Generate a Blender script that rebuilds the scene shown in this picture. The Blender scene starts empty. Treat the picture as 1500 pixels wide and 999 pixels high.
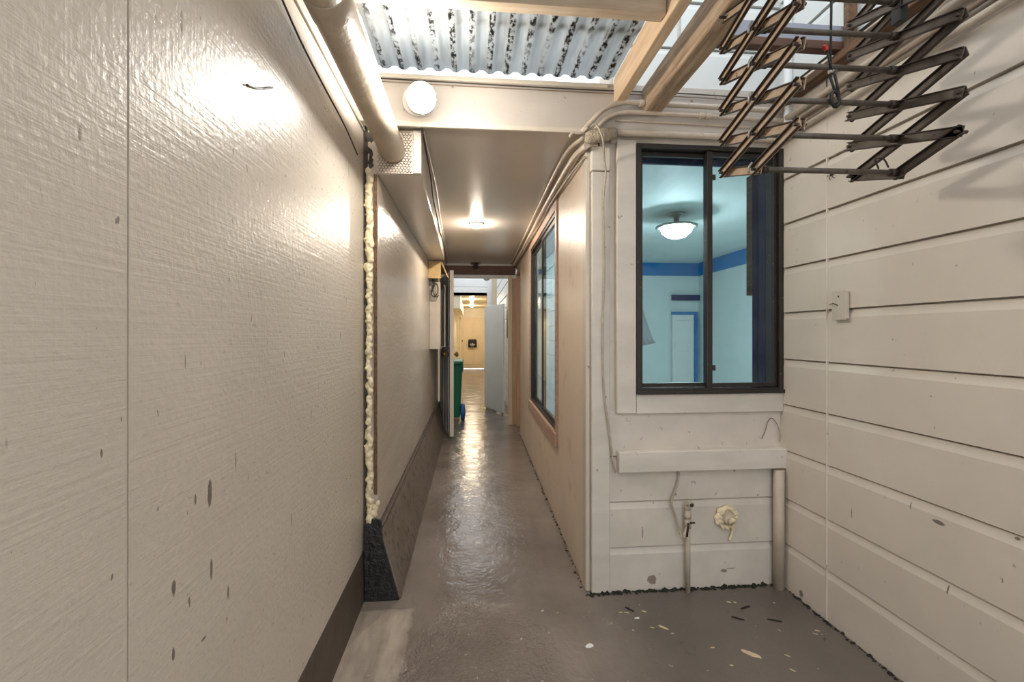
import bpy, bmesh, math, random
from mathutils import Vector, Matrix, noise
random.seed(7)
PI = math.pi
S = bpy.context.scene
COL = S.collection

# ------------------------------------------------------------------ camera, sky, exposure
F = 667.0
YAW = math.atan(60 / F)
cam_d = bpy.data.cameras.new('camera'); cam = bpy.data.objects.new('camera', cam_d); COL.objects.link(cam)
cam.location = (0, 0, 1.2); cam.rotation_euler = (PI / 2, 0, -YAW)
cam_d.sensor_fit = 'HORIZONTAL'; cam_d.sensor_width = 36; cam_d.lens = 36 * F / 1500
cam_d.shift_y = -9.5 / 1500; cam_d.clip_start = 0.02
S.camera = cam
S.view_settings.view_transform = 'Standard'; S.view_settings.look = 'None'
S.view_settings.gamma = 1; S.view_settings.use_curve_mapping = False
S.view_settings.exposure = 0.70
SKY = (0.93, 0.96, 1.0); SKY_STRENGTH = 1.45
GLOBE_E = 140.0; HALL_E = 400.0; FAR_E = 240.0; ROOM_E = 120.0
w = bpy.data.worlds.new('sky'); S.world = w; w.use_nodes = True
w.node_tree.nodes['Background'].inputs[0].default_value = (*SKY, 1)
w.node_tree.nodes['Background'].inputs[1].default_value = SKY_STRENGTH

# ------------------------------------------------------------------ materials
def lin(c):
    return tuple(((v / 255) / 12.92 if v <= 10 else (((v / 255) + 0.055) / 1.055) ** 2.4) for v in c)

class NT:
    def __init__(s, name):
        s.m = bpy.data.materials.new(name); s.m.use_nodes = True
        s.t = s.m.node_tree; s.b = s.t.nodes['Principled BSDF']; s.out = s.t.nodes['Material Output']
        s.co = s.t.nodes.new('ShaderNodeTexCoord'); s.geo = None
    def n(s, k, **kw):
        x = s.t.nodes.new(k)
        for a, b in kw.items(): setattr(x, a, b)
        return x
    def l(s, a, b): s.t.links.new(a, b)
    def coord(s, world=False):
        if world:
            if not s.geo: s.geo = s.n('ShaderNodeNewGeometry')
            return s.geo.outputs['Position']
        return s.co.outputs['Object']
    def noise(s, scale, stretch=(1, 1, 1), detail=4, rough=.55, world=False, dist=0):
        mp = s.n('ShaderNodeMapping'); mp.inputs['Scale'].default_value = stretch
        s.l(s.coord(world), mp.inputs[0])
        x = s.n('ShaderNodeTexNoise'); x.inputs['Scale'].default_value = scale
        x.inputs['Detail'].default_value = detail; x.inputs['Roughness'].default_value = rough
        x.inputs['Distortion'].default_value = dist
        s.l(mp.outputs[0], x.inputs['Vector']); return x.outputs['Fac']
    def ramp(s, fac, a, b, ca=0.0, cb=1.0):
        r = s.n('ShaderNodeMapRange'); r.inputs[1].default_value = a; r.inputs[2].default_value = b
        r.inputs[3].default_value = ca; r.inputs[4].default_value = cb; r.clamp = True
        s.l(fac, r.inputs[0]); return r.outputs[0]
    def math(s, op, a, b=None):
        x = s.n('ShaderNodeMath', operation=op)
        for i, v in enumerate((a, b)):
            if v is None: continue
            if isinstance(v, (int, float)): x.inputs[i].default_value = v
            else: s.l(v, x.inputs[i])
        return x.outputs[0]
    def mix(s, fac, a, b):
        x = s.n('ShaderNodeMix', data_type='RGBA')
        if isinstance(fac, (int, float)): x.inputs[0].default_value = fac
        else: s.l(fac, x.inputs[0])
        for i, v in ((6, a), (7, b)):
            if isinstance(v, tuple): x.inputs[i].default_value = (*v[:3], 1)
            else: s.l(v, x.inputs[i])
        return x.outputs[2]
    def bump(s, h, strength=.3, dist=.01, prev=None):
        b = s.n('ShaderNodeBump'); b.inputs['Strength'].default_value = strength; b.inputs['Distance'].default_value = dist
        s.l(h, b.inputs['Height'])
        if prev: s.l(prev, b.inputs['Normal'])
        return b.outputs[0]

def smear(k, base, marks, h_axis, col, amt=.75):
    """individual scuffs at known places on a wall: (horizontal, z, half width, half height)"""
    sep = k.n('ShaderNodeSeparateXYZ'); k.l(k.coord(True), sep.inputs[0]); H = sep.outputs[h_axis]; Z = sep.outputs[2]
    nz = k.noise(60, world=True, detail=4); tot = None
    for h, z, a, b in marks:
        u = k.math('DIVIDE', k.math('SUBTRACT', H, h), a * .85); v = k.math('DIVIDE', k.math('SUBTRACT', Z, z), b * .85)
        d = k.math('ADD', k.math('MULTIPLY', u, u), k.math('MULTIPLY', v, v))
        m = k.ramp(k.math('ADD', d, k.math('MULTIPLY', nz, 1.4)), 1.5, 1.2)
        tot = m if tot is None else k.math('MAXIMUM', tot, m)
    return k.mix(k.math('MULTIPLY', tot, amt), base, lin(col))
M = {}
def paint(name, col, rough=.5, metal=0, var=.12, vs=4, bump=.15, bs=60, stretch=(1, 1, 1), spot=0.0, spotcol=(40, 34, 28), spotstretch=(1, 1, 1), spotscale=25, world=False, bdist=.004, second=None, coat=0, marks=None):
    """painted / weathered surface: broad tonal patches, fine relief, sparse stains and chips"""
    k = NT(name); c = lin(col)
    d = tuple(v * (1 - var) for v in c); e = tuple(min(1, v * (1 + var * .6)) for v in c)
    base = k.mix(k.ramp(k.noise(vs, stretch, world=world), .3, .7), d, e)
    if second: base = k.mix(k.ramp(k.noise(vs * 1.7, stretch, 5, world=world), second[1], second[1] + .12), base, lin(second[0]))
    if spot:
        sp = k.ramp(k.noise(spotscale, spotstretch, 3, world=world), .72 - spot, .78 - spot)
        base = k.mix(k.math('MULTIPLY', sp, .75), base, lin(spotcol))
    if marks: base = smear(k, base, *marks)
    k.l(base, k.b.inputs['Base Color'])
    k.b.inputs['Roughness'].default_value = rough; k.b.inputs['Metallic'].default_value = metal
    if coat: k.b.inputs['Coat Weight'].default_value = coat
    if bump: k.l(k.bump(k.noise(bs, stretch, 5, world=world), bump, bdist), k.b.inputs['Normal'])
    M[name] = k.m; return k.m
def glow(name, col, strength):
    k = NT(name); k.b.inputs['Base Color'].default_value = (*lin(col), 1)
    k.b.inputs['Emission Color'].default_value = (*lin(col), 1); k.b.inputs['Emission Strength'].default_value = strength
    M[name] = k.m; return k.m
def glass(name, tint, rough=.02, haze=.06, hazecol=(200, 215, 218)):
    k = NT(name); k.t.nodes.remove(k.b)
    tr = k.n('ShaderNodeBsdfTransparent'); tr.inputs[0].default_value = (*tint, 1)
    gl = k.n('ShaderNodeBsdfGlossy'); gl.inputs['Roughness'].default_value = rough
    df = k.n('ShaderNodeBsdfDiffuse'); df.inputs[0].default_value = (*lin(hazecol), 1)
    a = k.n('ShaderNodeMixShader'); k.l(k.math('MULTIPLY', k.ramp(k.noise(9, detail=6), .4, .75), haze * 2), a.inputs[0])
    k.l(tr.outputs[0], a.inputs[1]); k.l(df.outputs[0], a.inputs[2])
    lw = k.n('ShaderNodeFresnel'); lw.inputs[0].default_value = 1.5
    b = k.n('ShaderNodeMixShader'); k.coord(True); k.l(k.math('MULTIPLY', lw.outputs[0], k.math('SUBTRACT', 1.0, k.geo.outputs['Backfacing'])), b.inputs[0]); k.l(a.outputs[0], b.inputs[1]); k.l(gl.outputs[0], b.inputs[2])
    k.l(b.outputs[0], k.out.inputs[0]); M[name] = k.m; return k.m

# left wall: glossy paint on rough-sawn ply, horizontal saw ridges crossed by vertical brush drips
def left_wall_mat():
    k = NT('glossy_rough_sawn_paint')
    A = lin((208, 198, 184))
    base = k.mix(k.ramp(k.noise(1.6, world=True), .3, .7), tuple(v * .90 for v in A), tuple(v * 1.04 for v in A))
    scuff = k.ramp(k.noise(13, (1, 2.8, .5), 2, world=True), .74, .76)
    base = k.mix(k.math('MULTIPLY', scuff, .65), base, lin((88, 76, 66)))
    specks = k.ramp(k.noise(42, (1, 1.8, .6), 2, world=True), .735, .75)
    base = k.mix(k.math('MULTIPLY', specks, .7), base, lin((60, 50, 42)))
    base = smear(k, base, [(.905, .90, .010, .035), (.86, .905, .004, .012), (.80, .78, .008, .02), (.91, .755, .006, .03), (.80, .67, .006, .016), (.97, .68, .005, .02), (.885, .64, .012, .004), (1.0, .935, .003, .03), (.99, 1.58, .004, .012)], 1, (66, 56, 48))
    k.l(base, k.b.inputs['Base Color'])
    k.l(k.ramp(k.noise(30, (1, 1, 3), world=True), .3, .7, .26, .42), k.b.inputs['Roughness'])
    h = k.noise(1, (1, 3.5, 150), 4, world=True)
    v = k.noise(1, (1, 150, 7), 2, world=True)
    lump = k.noise(75, (1, 1, 1), 3, world=True)
    n1 = k.bump(h, .22, .005)
    n2 = k.bump(v, .10, .004, n1)
    n3 = k.bump(lump, .27, .005, n2)
    k.l(n3, k.b.inputs['Normal'])
    M['left_wall'] = k.m
left_wall_mat()

def floor_mat():
    k = NT('wet_looking_floor_paint')
    sep = k.n('ShaderNodeSeparateXYZ'); k.l(k.coord(True), sep.inputs[0]); X, Y, Z = sep.outputs
    A = lin((134, 124, 115)); B = lin((114, 105, 97))
    base = k.mix(k.ramp(k.noise(2.2, world=True, detail=6), .35, .65), A, B)
    # darker, rougher floor in the nook below the window
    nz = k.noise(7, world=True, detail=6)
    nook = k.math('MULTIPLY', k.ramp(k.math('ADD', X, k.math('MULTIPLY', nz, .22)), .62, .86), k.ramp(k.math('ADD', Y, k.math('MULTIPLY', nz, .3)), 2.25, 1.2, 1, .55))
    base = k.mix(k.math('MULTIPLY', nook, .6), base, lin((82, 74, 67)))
    # bare, lighter slab along the left kerb
    e = k.math('ADD', X, k.math('MULTIPLY', k.math('SUBTRACT', k.noise(14, world=True, detail=6), .5), .10))
    f = k.math('ADD', Y, k.math('MULTIPLY', k.math('SUBTRACT', k.noise(22, world=True, detail=4), .5), .04))
    slab = k.math('MULTIPLY', k.ramp(e, -.235, -.275), k.ramp(f, 2.03, 2.01))
    slabc = k.mix(k.ramp(k.noise(18, (1, .25, 1), 6, world=True), .35, .7), lin((176, 164, 150)), lin((132, 120, 108)))
    base = k.mix(slab, base, slabc)
    # chips, pale flecks and dark grit
    fl = k.ramp(k.noise(34, (1, .8, 1), 2, world=True), .715, .73)
    fr = k.math('MULTIPLY', fl, k.ramp(Y, 2.3, 2.0))
    base = k.mix(k.math('MULTIPLY', fr, .7), base, lin((196, 188, 176)))
    dk = k.ramp(k.noise(26, (1.3, .6, 1), 4, world=True), .70, .76)
    base = k.mix(k.math('MULTIPLY', dk, .6), base, lin((52, 46, 41)))
    k.l(base, k.b.inputs['Base Color'])
    r = k.ramp(k.noise(5, world=True, detail=5), .3, .7, .10, .27)
    dx_ = k.math('DIVIDE', k.math('SUBTRACT', X, .03), .30); dy_ = k.math('DIVIDE', k.math('SUBTRACT', Y, 1.62), .42)
    pud = k.ramp(k.math('ADD', k.math('ADD', k.math('MULTIPLY', dx_, dx_), k.math('MULTIPLY', dy_, dy_)), k.math('MULTIPLY', nz, .8)), 1.5, .9)
    r = k.math('SUBTRACT', r, k.math('MULTIPLY', pud, .12)); r = k.math('MAXIMUM', r, .08)
    r = k.math('ADD', r, k.math('MULTIPLY', slab, .3)); r = k.math('ADD', r, k.math('MULTIPLY', nook, .18))
    k.l(r, k.b.inputs['Roughness'])
    amp = k.math('ADD', k.math('MULTIPLY', pud, 5.0), .12)
    n1 = k.bump(k.noise(20, world=True, detail=2, dist=1.5), .20, .010)
    n2 = k.bump(k.noise(6, world=True, detail=2), .25, .02, n1)
    mm = k.math('MULTIPLY', k.noise(48, world=True, detail=2, dist=1.0), amp)
    k.l(k.bump(mm, .55, .008, n2), k.b.inputs['Normal'])
    M['floor'] = k.m
floor_mat()

def roof_mat():
    k = NT('grimy_corrugated_plastic'); k.t.nodes.remove(k.b)
    sep = k.n('ShaderNodeSeparateXYZ'); k.l(k.coord(True), sep.inputs[0]); X = sep.outputs[0]
    ph = k.math('FRACT', k.math('DIVIDE', k.math('ADD', X, 4.0), .076))
    band = k.math('MULTIPLY', k.ramp(ph, .50, .56), k.ramp(ph, .86, .78))
    grit = k.ramp(k.noise(60, (1, .5, 1), 5, .7, world=True), .46, .56)
    patch = k.ramp(k.noise(5, (1.6, .6, 1), 2, world=True), .30, .50)
    g = k.math('MULTIPLY', k.math('MULTIPLY', band, grit), patch)
    soft = k.math('MULTIPLY', k.ramp(k.noise(9, (2, .35, 1), 5, world=True), .45, .75), .25)
    g = k.math('MINIMUM', k.math('ADD', g, soft), 1.0)
    col = k.mix(g, (.56, .585, .59), lin((34, 32, 28)))
    tl = k.n('ShaderNodeBsdfTranslucent'); df = k.n('ShaderNodeBsdfPrincipled'); df.inputs['Roughness'].default_value = .35
    tr = k.n('ShaderNodeBsdfTransparent')
    k.l(col, tl.inputs[0]); k.l(col, df.inputs[0]); k.l(col, tr.inputs[0])
    a = k.n('ShaderNodeMixShader'); a.inputs[0].default_value = .35; k.l(tl.outputs[0], a.inputs[1]); k.l(df.outputs[0], a.inputs[2])
    b = k.n('ShaderNodeMixShader'); b.inputs[0].default_value = .22; k.l(a.outputs[0], b.inputs[1]); k.l(tr.outputs[0], b.inputs[2])
    k.l(b.outputs[0], k.out.inputs[0]); M['roof'] = k.m
roof_mat()

def wood(name, col, dark, axis, rough=.7, amount=.5, world=False):
    k = NT(name); st = [14, 14, 14]; st[axis] = 1.2
    g = k.noise(3.2, tuple(st), 6, .65, world=world, dist=.4)
    base = k.mix(k.ramp(g, .35, .65 + (1 - amount) * .3), lin(col), lin(dark))
    p = k.ramp(k.noise(5, world=world), .5, .75)
    base = k.mix(k.math('MULTIPLY', p, .4), base, lin(dark))
    k.l(base, k.b.inputs['Base Color']); k.b.inputs['Roughness'].default_value = rough
    k.l(k.bump(g, .35, .003), k.b.inputs['Normal']); M[name] = k.m

paint('siding', (212, 202, 188), .38, var=.08, vs=2.5, bump=.14, bs=55, spot=.005, spotscale=30, spotcol=(96, 84, 72), spotstretch=(1, 1.4, .8), marks=([(1.325, .60, .03, .009), (1.06, .655, .004, .014), (1.12, .64, .010, .006), (1.42, .62, .003, .02), (1.66, .5, .003, .03), (1.93, .03, .018, .022), (1.30, .40, .004, .02), (1.35, 1.0, .003, .004)], 1, (60, 50, 42)), world=True, bdist=.003)
paint('siding_cool', (212, 203, 190), .4, var=.12, vs=5, bump=.2, bs=50, spot=.03, spotscale=24, spotcol=(84, 72, 60), spotstretch=(1, 1, .8), marks=([(.846, .05, .030, .035), (1.20, .075, .022, .012), (1.235, .085, .03, .003), (.80, .27, .004, .04), (1.03, .205, .008, .012), (1.37, .43, .006, .006)], 0, (110, 84, 64)), world=True, bdist=.003)
paint('upper_siding', (206, 210, 208), .5, var=.05, vs=2, bump=.05, world=True)  # siding paled and cooled; sky light on the upper boards put into the colour
paint('trim_white', (200, 190, 175), .4, var=.09, vs=6, bump=.22, bs=45, spot=.02, spotscale=32, bdist=.004)
paint('board_white', (210, 202, 190), .4, var=.12, vs=6, bump=.2, bs=45, spot=.03, spotcol=(96, 84, 70), spotscale=28, stretch=(.5, 1, 1.5))
paint('header_dimmed', (188, 180, 170), .5, var=.10, vs=5, bump=.2, bs=45, spot=.03, spotcol=(120, 108, 94), spotscale=22, stretch=(.5, 1, 1.5))  # white board colour darkened to hold down the globe's light on the header
paint('hall_left', (196, 184, 170), .25, var=.08, vs=2, bump=.35, bs=12, stretch=(1, 1, 4), spot=.0, world=True, bdist=.006)
paint('hall_right', (216, 198, 178), .38, var=.07, vs=3, bump=.3, bs=70, spot=.01, spotscale=18, spotcol=(150, 112, 80), world=True, bdist=.004, second=((205, 172, 140), .60))
paint('ceiling_gloss', (208, 198, 186), .2, var=.06, vs=2, bump=.22, bs=40, stretch=(1, .7, 1), world=True, bdist=.004)
paint('pipe_cream', (188, 174, 154), .42, var=.2, vs=7, bump=.6, bs=38, spot=.05, spotcol=(120, 92, 66), spotscale=12, bdist=.004)
paint('conduit', (193, 180, 163), .4, var=.14, vs=18, bump=.3, bs=90, spot=.03, spotcol=(90, 74, 58), spotscale=40)
paint('conduit_dark', (126, 108, 90), .5, var=.2, vs=14, bump=.3, bs=90)
paint('lagging', (188, 174, 152), .8, var=.25, vs=60, bump=1.0, bs=130, bdist=.012)
paint('concrete', (118, 107, 96), .5, var=.22, vs=7, bump=.6, bs=35, spot=.14, spotscale=20, spotcol=(62, 54, 46), world=True, bdist=.01)
paint('concrete_dark', (84, 73, 64), .6, var=.18, vs=6, bump=.4, bs=30, spot=.03, spotscale=26, spotcol=(40, 34, 30), world=True, bdist=.008)
paint('tar', (38, 38, 38), .3, var=.5, vs=24, bump=.8, bs=40, bdist=.01)
paint('cavity', (86, 78, 70), .85, var=.5, vs=22, bump=.9, bs=45, bdist=.015)
paint('foam', (232, 217, 180), .6, var=.14, vs=35, bump=.5, bs=60, bdist=.004, spot=.02, spotcol=(130, 100, 60))
paint('bronze', (46, 41, 38), .4, metal=.2, var=.25, vs=20, bump=.15, spot=.03, spotcol=(150, 140, 130), spotscale=70)
paint('rack_wood', (168, 146, 122), .55, var=.2, vs=20, bump=.3, bs=60, spot=.06, spotcol=(84, 68, 54), spotscale=30)
paint('rack_tan', (172, 148, 122), .6, metal=.0, var=.25, vs=30, bump=.3, bs=90, spot=.07, spotcol=(70, 56, 44), spotscale=40)
paint('rack_steel', (92, 84, 74), .5, metal=.3, var=.35, vs=25, bump=.3, bs=90, spot=.06, spotcol=(48, 36, 28), spotscale=35)
paint('rack_edge', (58, 46, 37), .6, metal=.3, var=.3, vs=30, bump=.3, bs=90)
paint('black_rubber', (30, 30, 30), .6, var=.2)
paint('red_plastic', (170, 38, 30), .45, var=.1)
paint('steel_bright', (160, 158, 152), .35, metal=.9, var=.1)
paint('galv', (196, 198, 198), .45, metal=.0, var=.22, vs=3, stretch=(3, 3, .6), bump=.2, bs=30, second=((140, 144, 148), .52))
paint('door_edge', (212, 204, 190), .5, var=.06)
paint('brass', (150, 120, 70), .35, metal=.85, var=.2)
paint('green_plastic', (18, 106, 78), .42, var=.12, bump=.08)
paint('blue_plastic', (34, 88, 160), .4, var=.1)
paint('gate_grey', (222, 224, 224), .5, var=.05, vs=2, bump=.08)
paint('cream_door', (230, 214, 184), .45, var=.04, bump=.08)
paint('warm_wall', (230, 220, 198), .4, var=.05, world=True)
paint('jamb_wood', (190, 158, 130), .5, var=.12, vs=5, stretch=(4, 4, .5), bump=.1)
paint('jamb_cream', (216, 196, 164), .5, var=.06)
paint('room_wall', (214, 224, 222), .7, var=.03, world=True)
paint('room_blue', (6, 118, 182), .6, var=.1, world=True)
paint('navy', (14, 40, 88), .8, var=.2, vs=20, bump=.2)
paint('cloth_white', (225, 230, 232), .85, var=.05, bump=.2)
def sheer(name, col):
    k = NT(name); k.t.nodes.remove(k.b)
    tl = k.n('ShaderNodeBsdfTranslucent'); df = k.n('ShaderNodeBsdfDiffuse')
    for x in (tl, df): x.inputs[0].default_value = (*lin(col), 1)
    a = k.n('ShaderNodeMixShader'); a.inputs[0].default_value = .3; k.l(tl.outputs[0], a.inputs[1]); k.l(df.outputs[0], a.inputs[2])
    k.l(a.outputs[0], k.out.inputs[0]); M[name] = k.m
sheer('pale_reflection', (226, 238, 246))  # translucent pale blue imitating siding reflected in the passage window
paint('plain_white', (228, 228, 224), .4, var=.03)
paint('pvc', (222, 226, 226), .35, var=.04)
paint('cable', (176, 164, 146), .5, var=.2, vs=40)
paint('cable_dark', (52, 44, 38), .5, var=.2, vs=40)
paint('mail_black', (28, 27, 26), .4, metal=.3, var=.2)
paint('chip_wood', (214, 196, 160), .7, var=.15)
paint('dirt', (44, 38, 33), .9, var=.4, vs=60, bump=1, bs=90, bdist=.01)
paint('moss', (40, 42, 30), .95, var=.4, vs=60, bump=1, bs=90, bdist=.01)
paint('stone_face', (150, 126, 104), .7, var=.1)
wood('lumber', (214, 188, 156), (178, 146, 112), 1, .65, .4)
wood('lumber_x', (206, 188, 164), (170, 146, 120), 0, .65, .4)
wood('lumber_old', (186, 164, 138), (120, 92, 66), 1, .8, .8)
wood('timber_brown', (104, 72, 54), (62, 42, 32), 0, .6, .6)
wood('timber_rust', (122, 92, 66), (66, 48, 36), 1, .8, .8)
wood('sill_pink', (188, 158, 140), (140, 108, 90), 1, .5, .5)
wood('plywood', (206, 176, 122), (170, 136, 88), 1, .7, .4)
paint('lavender', (150, 156, 170), .6, var=.12)
glass('pane_blue', (.80, .89, .915), haze=.015)
glass('pane', (.9, .95, .95), haze=.05)
glass('clear_sheet', (.88, .94, .96), rough=.1, haze=.3, hazecol=(205, 220, 228))
glow('globe_glow', (255, 248, 238), GLOBE_E)
glow('hall_glow', (255, 240, 222), HALL_E)
glow('far_glow', (255, 236, 206), FAR_E)
glow('room_glow', (240, 252, 255), ROOM_E)

# ------------------------------------------------------------------ geometry helpers
ORIG = {}
class MB:
    def __init__(s): s.bm = bmesh.new(); s.smooth = False
    def box(s, x0, x1, y0, y1, z0, z1, mat=None):
        v = [s.bm.verts.new(Vector(p) if mat is None else mat @ Vector(p)) for p in
             ((x0, y0, z0), (x1, y0, z0), (x1, y1, z0), (x0, y1, z0), (x0, y0, z1), (x1, y0, z1), (x1, y1, z1), (x0, y1, z1))]
        for q in ((0, 3, 2, 1), (4, 5, 6, 7), (0, 1, 5, 4), (1, 2, 6, 5), (2, 3, 7, 6), (3, 0, 4, 7)): s.bm.faces.new([v[i] for i in q])
        return s
    def prism(s, prof, axis, a, b):
        """prof: list of 2D points; axis 0/1/2 extruded from a to b"""
        def P(p, t):
            if axis == 0: return (t, p[0], p[1])
            if axis == 1: return (p[0], t, p[1])
            return (p[0], p[1], t)
        A = [s.bm.verts.new(P(p, a)) for p in prof]; B = [s.bm.verts.new(P(p, b)) for p in prof]
        n = len(prof); s.bm.faces.new(A); s.bm.faces.new(B[::-1])
        for i in range(n): s.bm.faces.new((A[i], B[i], B[(i + 1) % n], A[(i + 1) % n]))
        return s
    def strip(s, prof, axis, a, b):
        """open profile swept along an axis (no caps)"""
        def P(p, t): return (t, p[0], p[1]) if axis == 0 else (p[0], t, p[1])
        A = [s.bm.verts.new(P(p, a)) for p in prof]; B = [s.bm.verts.new(P(p, b)) for p in prof]
        for i in range(len(prof) - 1): s.bm.faces.new((A[i], A[i + 1], B[i + 1], B[i]))
        return s
    def tube(s, pts, r, seg=12, caps=True):
        pts = [Vector(p) for p in pts]; rs = r if isinstance(r, (list, tuple)) else [r] * len(pts)
        rings = []; up = None
        for i, p in enumerate(pts):
            t = (pts[min(i + 1, len(pts) - 1)] - pts[max(i - 1, 0)]).normalized()
            if up is None:
                up = Vector((0, 0, 1)) if abs(t.z) < .9 else Vector((1, 0, 0))
            u = (up - t * up.dot(t))
            u = u.normalized() if u.length > 1e-5 else t.orthogonal().normalized()
            up = u; v = t.cross(u)
            rings.append([s.bm.verts.new(p + (u * math.cos(2 * PI * k / seg) + v * math.sin(2 * PI * k / seg)) * rs[i]) for k in range(seg)])
        for a, b in zip(rings, rings[1:]):
            for k in range(seg):
                f = s.bm.faces.new((a[k], a[(k + 1) % seg], b[(k + 1) % seg], b[k])); f.smooth = True
        if caps: s.bm.faces.new(rings[0][::-1]); s.bm.faces.new(rings[-1])
        return s
    def lathe(s, prof, loc, axis=(0, 0, 1), seg=24):
        """prof: (radius, height) pairs about axis"""
        q = Vector((0, 0, 1)).rotation_difference(Vector(axis)); L = Vector(loc); rings = []
        for r, h in prof:
            if r < 1e-5: rings.append([s.bm.verts.new(L + q @ Vector((0, 0, h)))])
            else: rings.append([s.bm.verts.new(L + q @ Vector((r * math.cos(2 * PI * k / seg), r * math.sin(2 * PI * k / seg), h))) for k in range(seg)])
        for a, b in zip(rings, rings[1:]):
            for k in range(seg):
                j = (k + 1) % seg
                vs = [a[0], b[k], b[j]] if len(a) == 1 else ([a[k], a[j], b[0]] if len(b) == 1 else [a[k], a[j], b[j], b[k]])
                if len(a) == 1 and len(b) == 1: continue
                f = s.bm.faces.new(vs); f.smooth = True
        for rg, rev in ((rings[0], True), (rings[-1], False)):
            if len(rg) > 1: s.bm.faces.new(rg[::-1] if rev else rg)
        return s
    def blob(s, loc, r, sc=(1, 1, 1), sub=2, jit=0, seed=0):
        ret = bmesh.ops.create_icosphere(s.bm, subdivisions=sub, radius=1)
        for v in ret['verts']:
            d = v.co.copy(); k = 1 + jit * noise.noise(d * 2.3 + Vector((seed, seed * .7, 3)))
            v.co = Vector(loc) + Vector((d.x * sc[0], d.y * sc[1], d.z * sc[2])) * r * k
        for f in s.bm.faces: f.smooth = True
        return s
    def build(s, name, mat, parent=None, bevel=0, seg=2, mods=None, center=True):
        bmesh.ops.recalc_face_normals(s.bm, faces=s.bm.faces[:])
        if parent is not None: o0 = ORIG[parent]
        elif center:
            c = [v.co for v in s.bm.verts]
            o0 = Vector(((min(p.x for p in c) + max(p.x for p in c)) / 2, (min(p.y for p in c) + max(p.y for p in c)) / 2, min(p.z for p in c)))
        else: o0 = Vector((0, 0, 0))
        for v in s.bm.verts: v.co -= o0
        me = bpy.data.meshes.new(name); s.bm.to_mesh(me); s.bm.free()
        me.materials.append(M[mat] if isinstance(mat, str) else mat)
        o = bpy.data.objects.new(name, me); COL.objects.link(o)
        if parent is not None: o.parent = parent
        else: o.location = o0
        ORIG[o] = o0.copy()
        if bevel:
            b = o.modifiers.new('bevel', 'BEVEL'); b.width = bevel; b.segments = seg; b.limit_method = 'ANGLE'; b.angle_limit = math.radians(40)
        for m_ in (mods or []):
            mod = o.modifiers.new(m_[0].lower(), m_[0])
            for k_, v_ in m_[1].items(): setattr(mod, k_, v_)
        return o
def tag(o, label, cat, group=None, kind=None):
    o['label'] = label; o['category'] = cat
    if group: o['group'] = group
    if kind: o['kind'] = kind
    return o
def thing(name, loc, label, cat, group=None):
    o = bpy.data.objects.new(name, None); COL.objects.link(o); o.location = loc; o.empty_display_size = .05
    ORIG[o] = Vector(loc); return tag(o, label, cat, group)
def struct(o): o['kind'] = 'structure'; return o
def sthing(name, loc):
    o = bpy.data.objects.new(name, None); COL.objects.link(o); o.location = loc; ORIG[o] = Vector(loc); o['kind'] = 'structure'; return o
def bez(pts, n=8):
    """smooth Catmull-Rom through the points"""
    P = [Vector(p) for p in pts]; P = [P[0] * 2 - P[1]] + P + [P[-1] * 2 - P[-2]]; out = []
    for i in range(1, len(P) - 2):
        for k in range(n):
            t = k / n; a, b, c, d = P[i - 1:i + 3]
            out.append(.5 * ((2 * b) + (c - a) * t + (2 * a - 5 * b + 4 * c - d) * t * t + (3 * b - 3 * c + d - a) * t ** 3))
    out.append(P[-2]); return out
def lap(joints, face, sign, recess=.011, gap=.006, bev=.03):
    """lap siding profile (depth, z) from the lowest joint up; sign = direction of the outdoor side"""
    out = []
    for a, b in zip(joints, joints[1:]):
        out += [(face, a), (face, b - gap - bev), (face - sign * recess * .75, b - gap - .004), (face - sign * recess, b - gap), (face - sign * .026, b - gap), (face - sign * .026, b)]
    return out

# ================================================================== SETTING
GX = .005
struct(MB().box(-.62, 1.6, -5, 17, -.06, 0).build('floor', 'floor', center=False))
# ---- left wall (near): painted ply sheets on a concrete footing
LX = -.49
lw = sthing('wall_left', (LX, .3, 0))
for a, b in ((-1.6, .698), (.7025, 2.135)):
    MB().box(LX - .03, LX, a, b, .212, 2.125).build('plywood_sheet', 'left_wall', lw)
MB().box(LX - .05, LX - .012, -1.6, 2.135, .2, 2.43).build('backing', 'cavity', lw)
MB().prism([(LX - .05, 0), (LX + .012, 0), (LX + .002, .214), (LX - .05, .214)], 1, -1.6, 2.12).build('footing', 'concrete_dark', lw)
MB().box(LX - .012, LX + .008, -1.6, 2.135, 2.13, 2.22).build('top_board', 'trim_white', lw, bevel=.003)
MB().box(LX - .03, LX - .006, -1.6, 2.135, 2.222, 2.43).build('upper_board', 'board_white', lw)
# ---- corridor left wall
hl = sthing('wall_left', (-.45, 4, 0))
MB().box(-.53, -.468, 2.136, 2.25, 0, 2.43).build('joint_backing', 'cavity', hl)
MB().box(-.47, -.425, 2.135, 6.0, .33, 2.14).build('wall_panel', 'hall_left', hl)
MB().box(-.427, -.4195, 2.135, 6.0, .30, .338).build('bottom_strip', 'concrete', hl)
# kerb with sloping face, dark tar on its end
kb = struct(MB().prism([(-.47, 0), (-.315, 0), (-.325, .04), (-.392, .29), (-.405, .325), (-.47, .33)], 1, 2.102, 5.98).build('trim_1', 'concrete', bevel=.008))
MB().prism([(-.478, .0), (-.322, 0), (-.332, .04), (-.395, .275), (-.402, .37), (-.45, .375), (-.478, .33)], 1, 2.092, 2.1015).build('tar_coating', 'tar', kb, bevel=.004)
MB().box(-.415, -.398, 2.11, 5.98, .322, .334).build('kerb_ridge', 'concrete_dark', kb, bevel=.004)
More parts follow.
